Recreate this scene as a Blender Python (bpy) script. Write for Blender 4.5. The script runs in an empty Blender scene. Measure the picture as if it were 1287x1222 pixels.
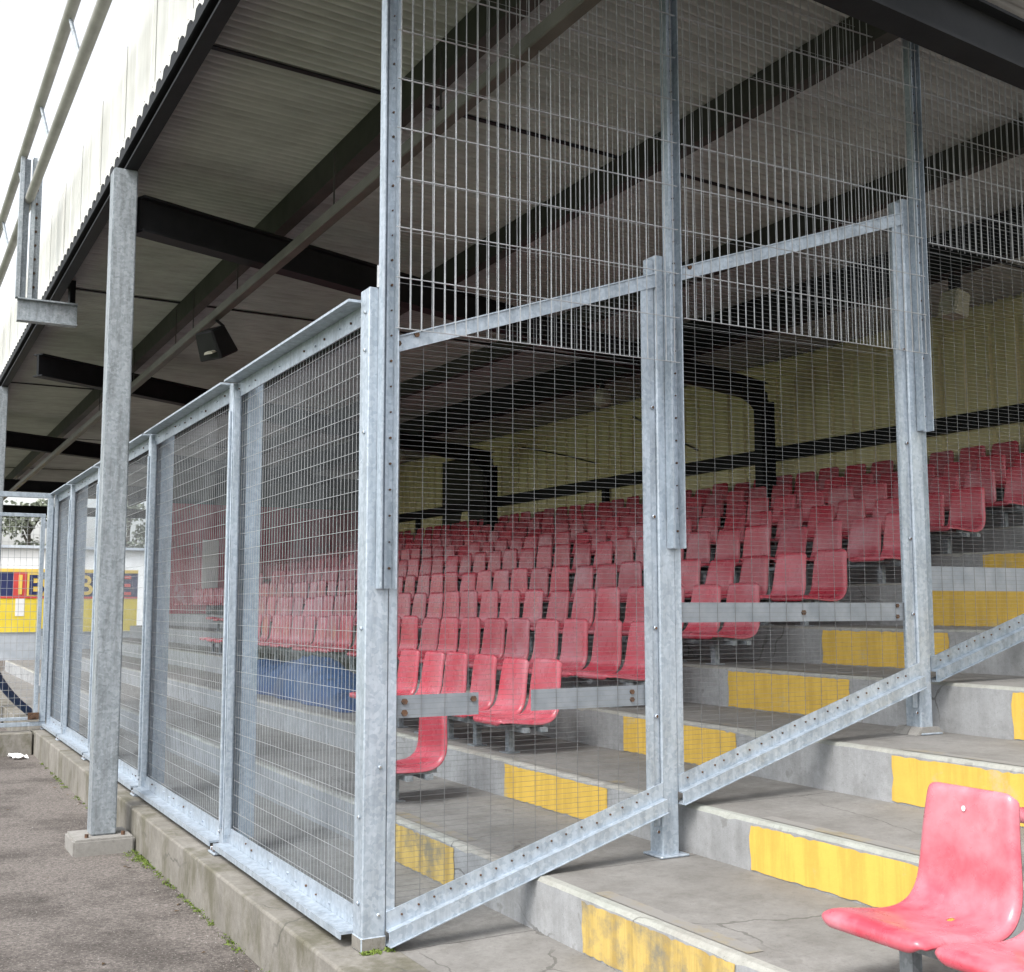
import bpy, bmesh, math, random
from mathutils import Vector, Matrix

random.seed(7)
S = 1.17                       # the plan below is drawn in survey units of 1.17 m
scene = bpy.context.scene
COL = scene.collection

# ------------------------------------------------------------------ camera, sky, sun, exposure
cam_d = bpy.data.cameras.new('camera')
cam = bpy.data.objects.new('camera', cam_d)
COL.objects.link(cam)
cam_d.sensor_fit = 'HORIZONTAL'
cam_d.sensor_width = 36.0
cam_d.lens = 36.0 * 1455.93 / 1287.0
cam_d.clip_start = 0.05
cam_d.clip_end = 2000
YAW, PITCH, ROLL = 0.5002, 0.1042, -0.001
fw = Vector((math.sin(YAW) * math.cos(PITCH), math.cos(YAW) * math.cos(PITCH), math.sin(PITCH)))
rt = Vector((math.cos(YAW), -math.sin(YAW), 0.0))
up = rt.cross(fw)
r2 = rt * math.cos(ROLL) + up * math.sin(ROLL)
u2 = up * math.cos(ROLL) - rt * math.sin(ROLL)
cm = Matrix(((r2.x, u2.x, -fw.x), (r2.y, u2.y, -fw.y), (r2.z, u2.z, -fw.z))).to_4x4()
cm.translation = Vector((-1.5112, -3.8395, 1.1745)) * S
cam.matrix_world = cm
scene.camera = cam

SUN_EL, SUN_AZ = math.radians(52), math.radians(238)      # azimuth clockwise from +Y
world = bpy.data.worlds.new("World")
scene.world = world
world.use_nodes = True
wn, wl = world.node_tree.nodes, world.node_tree.links
wn.clear()
wo = wn.new('ShaderNodeOutputWorld')
bg = wn.new('ShaderNodeBackground')
hs = wn.new('ShaderNodeHueSaturation')
sky = wn.new('ShaderNodeTexSky')
sky.sky_type = 'NISHITA'
sky.sun_disc = False
sky.sun_elevation = SUN_EL
sky.sun_rotation = SUN_AZ
sky.dust_density = 4.0
sky.air_density = 1.2
sky.ozone_density = 1.5
hs.inputs['Saturation'].default_value = 0.22
bg.inputs['Strength'].default_value = 0.15
wl.new(sky.outputs[0], hs.inputs['Color'])
wl.new(hs.outputs[0], bg.inputs[0])
wl.new(bg.outputs[0], wo.inputs[0])

sd = bpy.data.lights.new('sun', 'SUN')
sd.energy = 1.0
sd.angle = math.radians(20)
sd.color = (1.0, 0.97, 0.93)
sun = bpy.data.objects.new('sun', sd)
COL.objects.link(sun)
sdir = Vector((math.sin(SUN_AZ) * math.cos(SUN_EL), math.cos(SUN_AZ) * math.cos(SUN_EL), math.sin(SUN_EL)))
sun.rotation_euler = sdir.to_track_quat('Z', 'Y').to_euler()
sun.location = (-10, -10, 20)

scene.view_settings.view_transform = 'Standard'
scene.view_settings.look = 'None'
scene.view_settings.exposure = 1.42
scene.view_settings.gamma = 1.0
scene.render.engine = 'CYCLES'
scene.cycles.max_bounces = 8
scene.cycles.transparent_max_bounces = 24
scene.cycles.diffuse_bounces = 4

# ------------------------------------------------------------------ materials
def mat(name):
    m = bpy.data.materials.new(name)
    m.use_nodes = True
    n, l = m.node_tree.nodes, m.node_tree.links
    b = n['Principled BSDF']
    return m, n, l, b

def coords(n, l, scale=(1, 1, 1)):
    t = n.new('ShaderNodeTexCoord')
    mp = n.new('ShaderNodeMapping')
    mp.inputs['Scale'].default_value = scale
    l.new(t.outputs['Object'], mp.inputs[0])
    return mp.outputs[0]

def noise(n, l, vec, scale, detail=5, rough=0.6):
    x = n.new('ShaderNodeTexNoise')
    x.inputs['Scale'].default_value = scale
    x.inputs['Detail'].default_value = detail
    x.inputs['Roughness'].default_value = rough
    l.new(vec, x.inputs['Vector'])
    return x.outputs[0]

def ramp(n, l, src, stops):
    r = n.new('ShaderNodeValToRGB')
    e = r.color_ramp.elements
    while len(e) < len(stops):
        e.new(0.5)
    for i, (p, c) in enumerate(stops):
        e[i].position = p
        e[i].color = (c[0], c[1], c[2], 1) if hasattr(c, '__len__') else (c, c, c, 1)
    l.new(src, r.inputs[0])
    return r.outputs[0]

def mix(n, l, fac, a, b, mode='MIX'):
    x = n.new('ShaderNodeMix')
    x.data_type = 'RGBA'
    x.blend_type = mode
    if isinstance(fac, (int, float)):
        x.inputs[0].default_value = fac
    else:
        l.new(fac, x.inputs[0])
    for s, v in ((6, a), (7, b)):
        if hasattr(v, 'links'):
            l.new(v, x.inputs[s])
        else:
            x.inputs[s].default_value = (v[0], v[1], v[2], 1)
    return x.outputs[2]

def bump(n, l, b, src, strength=0.3, dist=0.01):
    x = n.new('ShaderNodeBump')
    x.inputs['Strength'].default_value = strength
    x.inputs['Distance'].default_value = dist
    l.new(src, x.inputs['Height'])
    l.new(x.outputs[0], b.inputs['Normal'])

def mat_galv(name, lo, hi, metallic=0.35, rough=0.42, streak=0.35):
    m, n, l, b = mat(name)
    v = coords(n, l)
    vo = n.new('ShaderNodeTexVoronoi')
    vo.inputs['Scale'].default_value = 62
    nz = noise(n, l, v, 14, 3)
    vm = n.new('ShaderNodeVectorMath'); vm.operation = 'ADD'
    sc = n.new('ShaderNodeVectorMath'); sc.operation = 'SCALE'; sc.inputs['Scale'].default_value = 0.03
    nn = n.new('ShaderNodeTexNoise'); nn.inputs['Scale'].default_value = 30; l.new(v, nn.inputs['Vector'])
    l.new(nn.outputs['Color'], sc.inputs[0]); l.new(v, vm.inputs[0]); l.new(sc.outputs[0], vm.inputs[1])
    l.new(vm.outputs[0], vo.inputs['Vector'])
    sp = n.new('ShaderNodeSeparateColor'); l.new(vo.outputs['Color'], sp.inputs[0])
    c1 = ramp(n, l, sp.outputs[0], [(0.0, lo), (1.0, hi)])
    v2 = coords(n, l, (9, 9, 1.2))
    st = noise(n, l, v2, 2.2, 6, 0.65)
    dk = ramp(n, l, st, [(0.38, (0.50, 0.50, 0.49)), (0.56, (1, 1, 1))])
    c2 = mix(n, l, streak, c1, dk, 'MULTIPLY')
    # white zinc bloom
    bl = ramp(n, l, noise(n, l, v, 5, 8, 0.7), [(0.60, 0.0), (0.72, 1.0)])
    c3 = mix(n, l, mix_f(n, l, bl, 0.22), c2, (0.72, 0.75, 0.78))
    l.new(c3, b.inputs['Base Color'])
    b.inputs['Metallic'].default_value = metallic
    rr = ramp(n, l, nz, [(0.3, rough - 0.08), (0.7, rough + 0.16)])
    l.new(rr, b.inputs['Roughness'])
    bump(n, l, b, noise(n, l, v, 60, 2), 0.06, 0.004)
    return m

def mix_f(n, l, src, k):
    x = n.new('ShaderNodeMath'); x.operation = 'MULTIPLY'
    l.new(src, x.inputs[0]); x.inputs[1].default_value = k
    return x.outputs[0]

def mat_flat(name, lo, hi, scale=6, rough=0.6, bs=0.1, metallic=0.0, stretch=(1, 1, 1)):
    m, n, l, b = mat(name)
    v = coords(n, l, stretch)
    nz = noise(n, l, v, scale, 6, 0.65)
    l.new(ramp(n, l, nz, [(0.3, lo), (0.7, hi)]), b.inputs['Base Color'])
    b.inputs['Roughness'].default_value = rough
    b.inputs['Metallic'].default_value = metallic
    bump(n, l, b, noise(n, l, v, scale * 9, 3), bs, 0.004)
    return m

def mat_concrete(name, lo, hi, stain, stain_amt=0.5, joints=0.0, moss=False, streaks=0.0, sscale=(7, 7, 0.5)):
    m, n, l, b = mat(name)
    v = coords(n, l)
    big = noise(n, l, v, 0.9, 6, 0.65)
    fine = noise(n, l, v, 34, 5, 0.75)
    c = ramp(n, l, fine, [(0.25, lo), (0.75, hi)])
    sfac = ramp(n, l, big, [(0.42, 0.0), (0.68, 1.0)])
    c = mix(n, l, mix_f(n, l, sfac, stain_amt), c, stain)
    med = ramp(n, l, noise(n, l, v, 5.5, 7, 0.7), [(0.36, (0.66, 0.65, 0.63)), (0.55, (1, 1, 1))])
    c = mix(n, l, 0.6, c, med, 'MULTIPLY')
    sp = ramp(n, l, noise(n, l, v, 120, 2, 0.5), [(0.62, (1, 1, 1)), (0.74, (0.45, 0.44, 0.42))])
    c = mix(n, l, 0.5, c, sp, 'MULTIPLY')
    if streaks:
        v2 = coords(n, l, sscale)
        st = ramp(n, l, noise(n, l, v2, 1.6, 6, 0.7), [(0.40, (0.42, 0.42, 0.41)), (0.58, (1, 1, 1))])
        c = mix(n, l, streaks, c, st, 'MULTIPLY')
    if moss:
        v3 = coords(n, l, (1.6, 1.6, 0.8))
        ms = ramp(n, l, noise(n, l, v3, 1.7, 8, 0.72), [(0.47, 0.0), (0.62, 1.0)])
        c = mix(n, l, mix_f(n, l, ms, 0.70), c, (0.062, 0.057, 0.028))
    if joints:
        t = n.new('ShaderNodeTexCoord'); s = n.new('ShaderNodeSeparateXYZ'); l.new(t.outputs['Object'], s.inputs[0])
        wob = n.new('ShaderNodeMath'); wob.operation = 'MULTIPLY_ADD'; l.new(noise(n, l, v, 7, 4), wob.inputs[0])
        wob.inputs[1].default_value = 0.05; l.new(s.outputs['Y'], wob.inputs[2])
        d = n.new('ShaderNodeMath'); d.operation = 'PINGPONG'; d.inputs[1].default_value = joints; l.new(wob.outputs[0], d.inputs[0])
        jl = n.new('ShaderNodeMath'); jl.operation = 'LESS_THAN'; jl.inputs[1].default_value = 0.0045; l.new(d.outputs[0], jl.inputs[0])
        c = mix(n, l, mix_f(n, l, jl.outputs[0], 0.75), c, (0.05, 0.048, 0.045))
    ve = n.new('ShaderNodeTexVoronoi'); ve.feature = 'DISTANCE_TO_EDGE'; ve.inputs['Scale'].default_value = 0.75
    vw = n.new('ShaderNodeVectorMath'); vw.operation = 'MULTIPLY_ADD'
    nw = n.new('ShaderNodeTexNoise'); nw.inputs['Scale'].default_value = 5; nw.inputs['Detail'].default_value = 6; l.new(v, nw.inputs['Vector'])
    l.new(nw.outputs['Color'], vw.inputs[0]); vw.inputs[1].default_value = (0.14, 0.14, 0.14); l.new(v, vw.inputs[2])
    l.new(vw.outputs[0], ve.inputs['Vector'])
    ck = n.new('ShaderNodeMath'); ck.operation = 'LESS_THAN'; ck.inputs[1].default_value = 0.0035; l.new(ve.outputs['Distance'], ck.inputs[0])
    cm_ = n.new('ShaderNodeMath'); cm_.operation = 'MULTIPLY'; l.new(ck.outputs[0], cm_.inputs[0])
    l.new(ramp(n, l, noise(n, l, v, 1.1, 2), [(0.50, 0.0), (0.56, 0.6)]), cm_.inputs[1])
    c = mix(n, l, cm_.outputs[0], c, (0.06, 0.057, 0.05))
    spot = ramp(n, l, noise(n, l, v, 11, 3, 0.5), [(0.66, 0.0), (0.72, 0.45)])
    c = mix(n, l, spot, c, (0.12, 0.115, 0.105))
    l.new(c, b.inputs['Base Color'])
    b.inputs['Roughness'].default_value = 0.88
    bump(n, l, b, noise(n, l, v, 90, 4, 0.7), 0.28, 0.006)
    return m

def mat_paint(name, col, under, wear=0.5, stk=0.5):
    m, n, l, b = mat(name)
    v = coords(n, l)
    a = noise(n, l, v, 2.6, 9, 0.74)
    f = ramp(n, l, a, [(wear - 0.05, 0.0), (wear + 0.09, 1.0)])
    tone = ramp(n, l, noise(n, l, v, 8, 6, 0.7), [(0.3, [k * 0.86 for k in col]), (0.7, col)])
    v2 = coords(n, l, (8, 8, 0.6))
    st = ramp(n, l, noise(n, l, v2, 1.8, 6, 0.7), [(0.40, (0.60, 0.56, 0.48)), (0.55, (1, 1, 1))])
    tone = mix(n, l, stk, tone, st, 'MULTIPLY')
    c = mix(n, l, f, tone, under)
    l.new(c, b.inputs['Base Color'])
    b.inputs['Roughness'].default_value = 0.75
    bump(n, l, b, noise(n, l, v, 80, 4), 0.2, 0.005)
    return m

M = {}
M['galv'] = mat_galv('galvanised_steel', (0.31, 0.365, 0.425), (0.42, 0.475, 0.535), 0.35, 0.38, 0.45)
M['galv_old'] = mat_galv('galvanised_steel_weathered', (0.22, 0.25, 0.27), (0.33, 0.36, 0.39), 0.35, 0.5, 0.6)
M['galv_shaded'] = mat_galv('galvanised_steel_shaded', (0.19, 0.235, 0.28), (0.27, 0.315, 0.365), 0.35, 0.42, 0.45)  # darker copy of galv, shade painted into the third side panel frame
M['wire'] = mat_flat('galvanised_wire', (0.27, 0.28, 0.29), (0.42, 0.435, 0.45), 20, 0.4, 0.0, 0.35)
M['fine_wire'] = mat_flat('dull_fine_wire', (0.10, 0.105, 0.11), (0.18, 0.187, 0.195), 20, 0.5, 0.0, 0.3)
M['rust'] = mat_flat('rusty_steel', (0.035, 0.022, 0.016), (0.12, 0.06, 0.03), 40, 0.85)
M['dark'] = mat_flat('dark_painted_steel', (0.010, 0.011, 0.013), (0.018, 0.019, 0.021), 5, 0.6)
M['purlin'] = mat_flat('weathered_grey_steel', (0.030, 0.030, 0.029), (0.058, 0.057, 0.053), 3, 0.6)
M['tube'] = mat_flat('olive_grey_steel', (0.055, 0.055, 0.045), (0.095, 0.092, 0.078), 4, 0.5)
M['white'] = mat_flat('white_cladding', (0.50, 0.49, 0.45), (0.74, 0.74, 0.72), 2.6, 0.5, 0.05, 0, (1, 1.6, 0.2))
M['pipe'] = mat_flat('grey_pipe_paint', (0.20, 0.20, 0.185), (0.30, 0.295, 0.275), 3, 0.5)
M['plate'] = mat_flat('flat_galvanised_plate', (0.17, 0.195, 0.22), (0.27, 0.295, 0.325), 7, 0.55, 0.1, 0.25)
M['concrete'] = mat_concrete('concrete_riser', (0.28, 0.29, 0.30), (0.37, 0.38, 0.39), (0.22, 0.22, 0.22), 0.45, 0, False, 0.22)
M['tread'] = mat_concrete('concrete_tread', (0.17, 0.165, 0.155), (0.255, 0.247, 0.235), (0.12, 0.114, 0.105), 0.6, 1.16)
M['nose'] = mat_concrete('concrete_nosing', (0.25, 0.24, 0.22), (0.35, 0.34, 0.31), (0.25, 0.29, 0.26), 0.5)
M['kerb'] = mat_concrete('mossy_kerb_concrete', (0.18, 0.17, 0.15), (0.275, 0.26, 0.235), (0.12, 0.112, 0.09), 0.65, 0, True, 0.28, (2.2, 2.2, 0.5))
M['block'] = mat_concrete('column_pad_concrete', (0.20, 0.195, 0.18), (0.29, 0.28, 0.265), (0.14, 0.135, 0.12), 0.5)
M['yellow'] = mat_paint('yellow_edge_paint', (0.64, 0.42, 0.075), (0.40, 0.36, 0.25), 0.64, 0.35)
M['yellow_worn'] = mat_paint('worn_yellow_edge_paint', (0.50, 0.36, 0.11), (0.17, 0.155, 0.115), 0.53, 0.7)
M['yellow_top'] = mat_paint('faded_yellow_tread_paint', (0.25, 0.21, 0.125), (0.20, 0.193, 0.18), 0.44)
M['black'] = mat_flat('black_plastic', (0.010, 0.010, 0.011), (0.018, 0.018, 0.019), 8, 0.5)
M['lamp'] = mat_flat('cream_lamp_housing', (0.26, 0.25, 0.19), (0.36, 0.345, 0.28), 8, 0.5)
M['navy'] = mat_flat('navy_board_paint', (0.015, 0.022, 0.09), (0.03, 0.04, 0.13), 3, 0.5)
M['board_yellow'] = mat_flat('yellow_board_paint', (0.72, 0.55, 0.04), (0.85, 0.68, 0.08), 2, 0.5)
M['letter'] = mat_flat('red_letter_paint', (0.55, 0.05, 0.05), (0.65, 0.09, 0.08), 3, 0.5)
M['letter_y'] = mat_flat('yellow_letter_paint', (0.78, 0.55, 0.10), (0.85, 0.62, 0.15), 3, 0.5)
M['bluewall'] = mat_flat('pale_blue_grey_wall', (0.34, 0.38, 0.43), (0.50, 0.54, 0.58), 1.5, 0.8)
M['shed'] = mat_flat('white_shed_wall', (0.74, 0.74, 0.73), (0.82, 0.82, 0.82), 1.2, 0.7)
M['blue_tone'] = mat_flat('blue_stand_in', (0.010, 0.030, 0.09), (0.022, 0.065, 0.17), 2.0, 0.45, 0.3)  # colour of the added blue heap behind the clear sheets
M['hose'] = mat_flat('dark_blue_hose', (0.010, 0.028, 0.085), (0.02, 0.05, 0.13), 6, 0.4)
M['paper'] = mat_flat('white_paper', (0.75, 0.75, 0.75), (0.85, 0.85, 0.85), 8, 0.8)
M['olive'] = mat_flat('dark_door_paint', (0.018, 0.019, 0.017), (0.04, 0.04, 0.034), 3, 0.7)
M['endwall'] = mat_flat('dark_end_wall', (0.035, 0.036, 0.032), (0.06, 0.058, 0.05), 1.5, 0.8)
M['bark'] = mat_flat('tree_bark', (0.05, 0.045, 0.035), (0.10, 0.09, 0.075), 12, 0.9)
M['leaf'] = mat_flat('tree_leaf', (0.12, 0.14, 0.10), (0.22, 0.24, 0.18), 1.3, 0.8)
M['deadleaf'] = mat_flat('dead_leaf', (0.05, 0.032, 0.018), (0.14, 0.09, 0.045), 30, 0.8)
M['moss'] = mat_flat('moss_green', (0.06, 0.10, 0.015), (0.14, 0.19, 0.03), 30, 0.9)
M['grass'] = mat_flat('pitch_grass', (0.05, 0.085, 0.022), (0.085, 0.13, 0.035), 1.5, 0.9)

for q in ('dark', 'purlin', 'black', 'tube'): M[q].node_tree.nodes['Principled BSDF'].inputs['Specular IOR Level'].default_value = 0.15

# asphalt
m, n, l, b = mat('worn_asphalt')
v = coords(n, l)
c = ramp(n, l, noise(n, l, v, 55, 4, 0.7), [(0.34, (0.062, 0.054, 0.048)), (0.66, (0.195, 0.172, 0.157))])
c = mix(n, l, 0.75, c, ramp(n, l, noise(n, l, v, 1.15, 9, 0.74), [(0.40, (0.36, 0.34, 0.32)), (0.53, (1, 1, 1))]), 'MULTIPLY')
vor = n.new('ShaderNodeTexVoronoi'); vor.inputs['Scale'].default_value = 62; l.new(v, vor.inputs['Vector'])
c = mix(n, l, ramp(n, l, vor.outputs['Distance'], [(0.10, 0.6), (0.28, 0.0)]), c, (0.34, 0.31, 0.29))
l.new(c, b.inputs['Base Color']); b.inputs['Roughness'].default_value = 0.9
bump(n, l, b, noise(n, l, v, 70, 6, 0.8), 0.7, 0.012)
M['asphalt'] = m

# corrugated roof sheet (underside)
m, n, l, b = mat('corrugated_roof_sheet')
v = coords(n, l)
c = ramp(n, l, noise(n, l, v, 1.3, 6, 0.65), [(0.3, (0.31, 0.30, 0.29)), (0.7, (0.44, 0.43, 0.415))])
v2 = coords(n, l, (0.5, 6, 1))
c = mix(n, l, 0.5, c, ramp(n, l, noise(n, l, v2, 2.4, 5, 0.6), [(0.35, (0.62, 0.61, 0.58)), (0.6, (1, 1, 1))]), 'MULTIPLY')
l.new(c, b.inputs['Base Color']); b.inputs['Roughness'].default_value = 0.6
M['roof'] = m

# back wall
m, n, l, b = mat('yellow_profiled_cladding')
v = coords(n, l)
c = ramp(n, l, noise(n, l, v, 0.7, 6, 0.6), [(0.3, (0.70, 0.62, 0.34)), (0.7, (0.79, 0.72, 0.46))])
v2 = coords(n, l, (3, 3, 0.35))
c = mix(n, l, 0.45, c, ramp(n, l, noise(n, l, v2, 2.0, 6, 0.65), [(0.36, (0.55, 0.50, 0.42)), (0.58, (1, 1, 1))]), 'MULTIPLY')
l.new(c, b.inputs['Base Color']); b.inputs['Roughness'].default_value = 0.6
M['wall'] = m

# faded red seat plastic
def seat_plastic(name, amin, avar):
    m, n, l, b = mat(name)
    oi = n.new('ShaderNodeObjectInfo')
    t = n.new('ShaderNodeTexCoord')
    off = n.new('ShaderNodeVectorMath'); off.operation = 'MULTIPLY_ADD'
    l.new(oi.outputs['Random'], off.inputs[0]); off.inputs[1].default_value = (31, 17, 23); l.new(t.outputs['Object'], off.inputs[2])
    v = off.outputs[0]
    c = ramp(n, l, noise(n, l, v, 4, 5, 0.6), [(0.3, (0.50, 0.028, 0.055)), (0.72, (0.55, 0.075, 0.11))])
    tone = ramp(n, l, oi.outputs['Random'], [(0.0, (0.70, 0.66, 0.68)), (1.0, (1, 1, 1))])
    c = mix(n, l, 1.0, c, tone, 'MULTIPLY')
    chalk = ramp(n, l, noise(n, l, v, 2.6, 7, 0.65), [(0.40, 0.08), (0.70, 1.0)])
    wn2 = n.new('ShaderNodeTexWhiteNoise'); wn2.noise_dimensions = '1D'; l.new(oi.outputs['Random'], wn2.inputs['W'])
    ca = n.new('ShaderNodeMath'); ca.operation = 'MULTIPLY_ADD'; l.new(wn2.outputs['Value'], ca.inputs[0]); ca.inputs[1].default_value = avar; ca.inputs[2].default_value = amin
    cf = n.new('ShaderNodeMath'); cf.operation = 'MULTIPLY'; l.new(chalk, cf.inputs[0]); l.new(ca.outputs[0], cf.inputs[1])
    c = mix(n, l, cf.outputs[0], c, (0.48, 0.275, 0.315))
    gr = ramp(n, l, noise(n, l, v, 14, 8, 0.75), [(0.60, 0.0), (0.70, 0.35)])
    c = mix(n, l, gr, c, (0.20, 0.05, 0.06))
    l.new(c, b.inputs['Base Color'])
    l.new(ramp(n, l, noise(n, l, v, 9, 6), [(0.3, 0.20), (0.7, 0.38)]), b.inputs['Roughness'])
    b.inputs['Specular IOR Level'].default_value = 0.55
    bump(n, l, b, noise(n, l, v, 45, 3), 0.04, 0.004)
    return m
M['seat'] = seat_plastic('faded_red_plastic', 0.22, 0.40)
M['seat_pale'] = seat_plastic('pale_pink_plastic', 0.88, 0.05)  # paler, chalkier mix used on the near seats only

# blotchy red standing in for the red seats reflected in the clear sheets
m, n, l, b = mat('painted_seat_reflection')
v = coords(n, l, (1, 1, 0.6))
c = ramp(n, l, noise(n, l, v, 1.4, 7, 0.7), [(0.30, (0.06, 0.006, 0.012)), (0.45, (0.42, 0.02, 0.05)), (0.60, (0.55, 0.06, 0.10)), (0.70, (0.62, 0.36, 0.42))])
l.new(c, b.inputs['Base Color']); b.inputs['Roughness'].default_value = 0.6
M['seat_reflection'] = m

# clear plastic sheet behind the front mesh
m = bpy.data.materials.new('clear_plastic_sheet')
m.use_nodes = True
n, l = m.node_tree.nodes, m.node_tree.links
n.clear()
out = n.new('ShaderNodeOutputMaterial')
tr = n.new('ShaderNodeBsdfTransparent'); tr.inputs[0].default_value = (0.90, 0.925, 0.945, 1)
gl = n.new('ShaderNodeBsdfGlossy'); gl.inputs['Roughness'].default_value = 0.03
df = n.new('ShaderNodeBsdfDiffuse'); df.inputs[0].default_value = (0.62, 0.66, 0.70, 1)
fr = n.new('ShaderNodeLayerWeight'); fr.inputs['Blend'].default_value = 0.5
frp = n.new('ShaderNodeMath'); frp.operation = 'POWER'; l.new(fr.outputs['Facing'], frp.inputs[0]); frp.inputs[1].default_value = 4.0
frm = n.new('ShaderNodeMath'); frm.operation = 'MULTIPLY_ADD'; l.new(frp.outputs[0], frm.inputs[0]); frm.inputs[1].default_value = 0.10; frm.inputs[2].default_value = 0.012
v = coords(n, l, (1, 1, 0.4))
dirt = ramp(n, l, noise(n, l, v, 1.5, 7, 0.68), [(0.45, 0.0), (0.80, 0.05)])
m1 = n.new('ShaderNodeMixShader'); m2 = n.new('ShaderNodeMixShader')
l.new(dirt, m1.inputs[0]); l.new(tr.outputs[0], m1.inputs[1]); l.new(df.outputs[0], m1.inputs[2])
l.new(frm.outputs[0], m2.inputs[0]); l.new(m1.outputs[0], m2.inputs[1]); l.new(gl.outputs[0], m2.inputs[2])
wv = noise(n, l, coords(n, l), 2.5, 2)
bp = n.new('ShaderNodeBump'); bp.inputs['Strength'].default_value = 0.25; bp.inputs['Distance'].default_value = 0.02
l.new(wv, bp.inputs['Height']); l.new(bp.outputs[0], gl.inputs['Normal'])
l.new(m2.outputs[0], out.inputs[0])
M['sheet'] = m

# ------------------------------------------------------------------ mesh builder
class MB:
    def __init__(self):
        self.v, self.f, self.mi, self.cur = [], [], [], 0
    def face(self, idx):
        self.f.append(idx); self.mi.append(self.cur)
    def hexa(self, p):            # 8 points: bottom ring 0-3, top ring 4-7
        k = len(self.v); self.v += [tuple(q) for q in p]
        for a in ((3, 2, 1, 0), (4, 5, 6, 7), (0, 1, 5, 4), (1, 2, 6, 5), (2, 3, 7, 6), (3, 0, 4, 7)):
            self.face([k + i for i in a])
    def box(self, x0, x1, y0, y1, z0, z1):
        self.hexa(((x0, y0, z0), (x1, y0, z0), (x1, y1, z0), (x0, y1, z0), (x0, y0, z1), (x1, y0, z1), (x1, y1, z1), (x0, y1, z1)))
    def bar(self, a, b, w, h, upv=(0, 0, 1)):
        a, b = Vector(a), Vector(b); d = (b - a).normalized()
        s = d.cross(Vector(upv))
        if s.length < 1e-6: s = d.cross(Vector((0, 1, 0)))
        s.normalize(); u = s.cross(d)
        s, u = s * w / 2, u * h / 2
        self.hexa((a - s - u, a + s - u, b + s - u, b - s - u, a - s + u, a + s + u, b + s + u, b - s + u))
    def tube(self, pts, r, n=10, cap=True):
        pts = [Vector(p) for p in pts]; rings = []
        for i, p in enumerate(pts):
            d = (pts[min(i + 1, len(pts) - 1)] - pts[max(i - 1, 0)]).normalized()
            ref = Vector((0, 0, 1)) if abs(d.z) < 0.9 else Vector((1, 0, 0))
            s = d.cross(ref).normalized(); u = s.cross(d)
            rr = r[i] if hasattr(r, '__len__') else r
            k = len(self.v)
            for j in range(n):
                t = 2 * math.pi * j / n
                self.v.append(tuple(p + s * rr * math.cos(t) + u * rr * math.sin(t)))
            rings.append(k)
        for a, b in zip(rings, rings[1:]):
            for j in range(n):
                self.face([a + j, a + (j + 1) % n, b + (j + 1) % n, b + j])
        if cap:
            self.face([rings[0] + j for j in range(n)][::-1]); self.face([rings[-1] + j for j in range(n)])
    def prism_xz(self, poly, y0, y1):      # polygon in the X-Z plane pushed along Y
        k, m_ = len(self.v), len(poly)
        self.v += [(x, y0, z) for x, z in poly] + [(x, y1, z) for x, z in poly]
        self.face(list(range(k, k + m_))); self.face(list(range(k + m_, k + 2 * m_))[::-1])
        for i in range(m_):
            j = (i + 1) % m_
            self.face([k + i, k + m_ + i, k + m_ + j, k + j])
    def bolt(self, p, axis, r=0.009, h=0.008):
        p = Vector(p); a = Vector(axis)
        self.tube([p, p + a * h], r, 6)
    def build(self, name, mats, parent=None, bevel=0.0, smooth=False, seg=1):
        off = Vector(parent.get('_base', (0, 0, 0))) if parent else Vector((0, 0, 0))
        if parent and parent.parent: off = Vector(parent.get('_base', parent.parent.get('_base', (0, 0, 0))))
        me = bpy.data.meshes.new(name)
        me.from_pydata([tuple((Vector(q) - off) * S) for q in self.v], [], self.f)
        if not isinstance(mats, (list, tuple)): mats = [mats]
        for q in mats: me.materials.append(q)
        for p, i in zip(me.polygons, self.mi): p.material_index = i
        bm = bmesh.new(); bm.from_mesh(me)
        bmesh.ops.recalc_face_normals(bm, faces=bm.faces)
        if bevel:
            ed = [e for e in bm.edges if len(e.link_faces) == 2 and e.calc_face_angle(0) > 0.5]
            bmesh.ops.bevel(bm, geom=ed, offset=bevel * S, segments=seg, affect='EDGES', clamp_overlap=True)
        bm.to_mesh(me); bm.free()
        if smooth:
            for p in me.polygons: p.use_smooth = True
        o = bpy.data.objects.new(name, me); COL.objects.link(o)
        if parent:
            o.parent = parent
            if '_base' in parent.keys(): o['_base'] = parent['_base']
        return o

def tag(o, label, cat, group=None):
    o['label'] = label; o['category'] = cat
    if group: o['group'] = group
    return o

def root(name, base, label, cat, group=None):
    o = bpy.data.objects.new(name, None); COL.objects.link(o)
    o.empty_display_size = 0.1
    o.location = Vector(base) * S
    o['_base'] = tuple(base)
    return tag(o, label, cat, group)

def structure(name, mb, mats, **k):
    o = mb.build(name, mats, **k); o['kind'] = 'structure'; return o

ORD = ['', 'first', 'second', 'third', 'fourth', 'fifth', 'sixth', 'seventh', 'eighth', 'ninth', 'tenth']
def nth(i):
    if i <= 10: return ORD[i]
    return '%d%s' % (i, 'th' if 10 <= i % 100 <= 20 else {1: 'st', 2: 'nd', 3: 'rd'}.get(i % 10, 'th'))

# ------------------------------------------------------------------ levels of the terrace
XR = [0.67 + 0.748 * i for i in range(10)]               # riser faces 1..10
ZT = [0.19, 0.38, 0.59, 0.82, 1.05, 1.33, 1.55, 1.77, 1.99, 2.22]
XB = 8.02                                                # back wall
Y0, Y1 = -6.0, 20.0
GZ = -0.2225                                             # asphalt level
H = 2.30                                                 # top of the front fence

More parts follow.
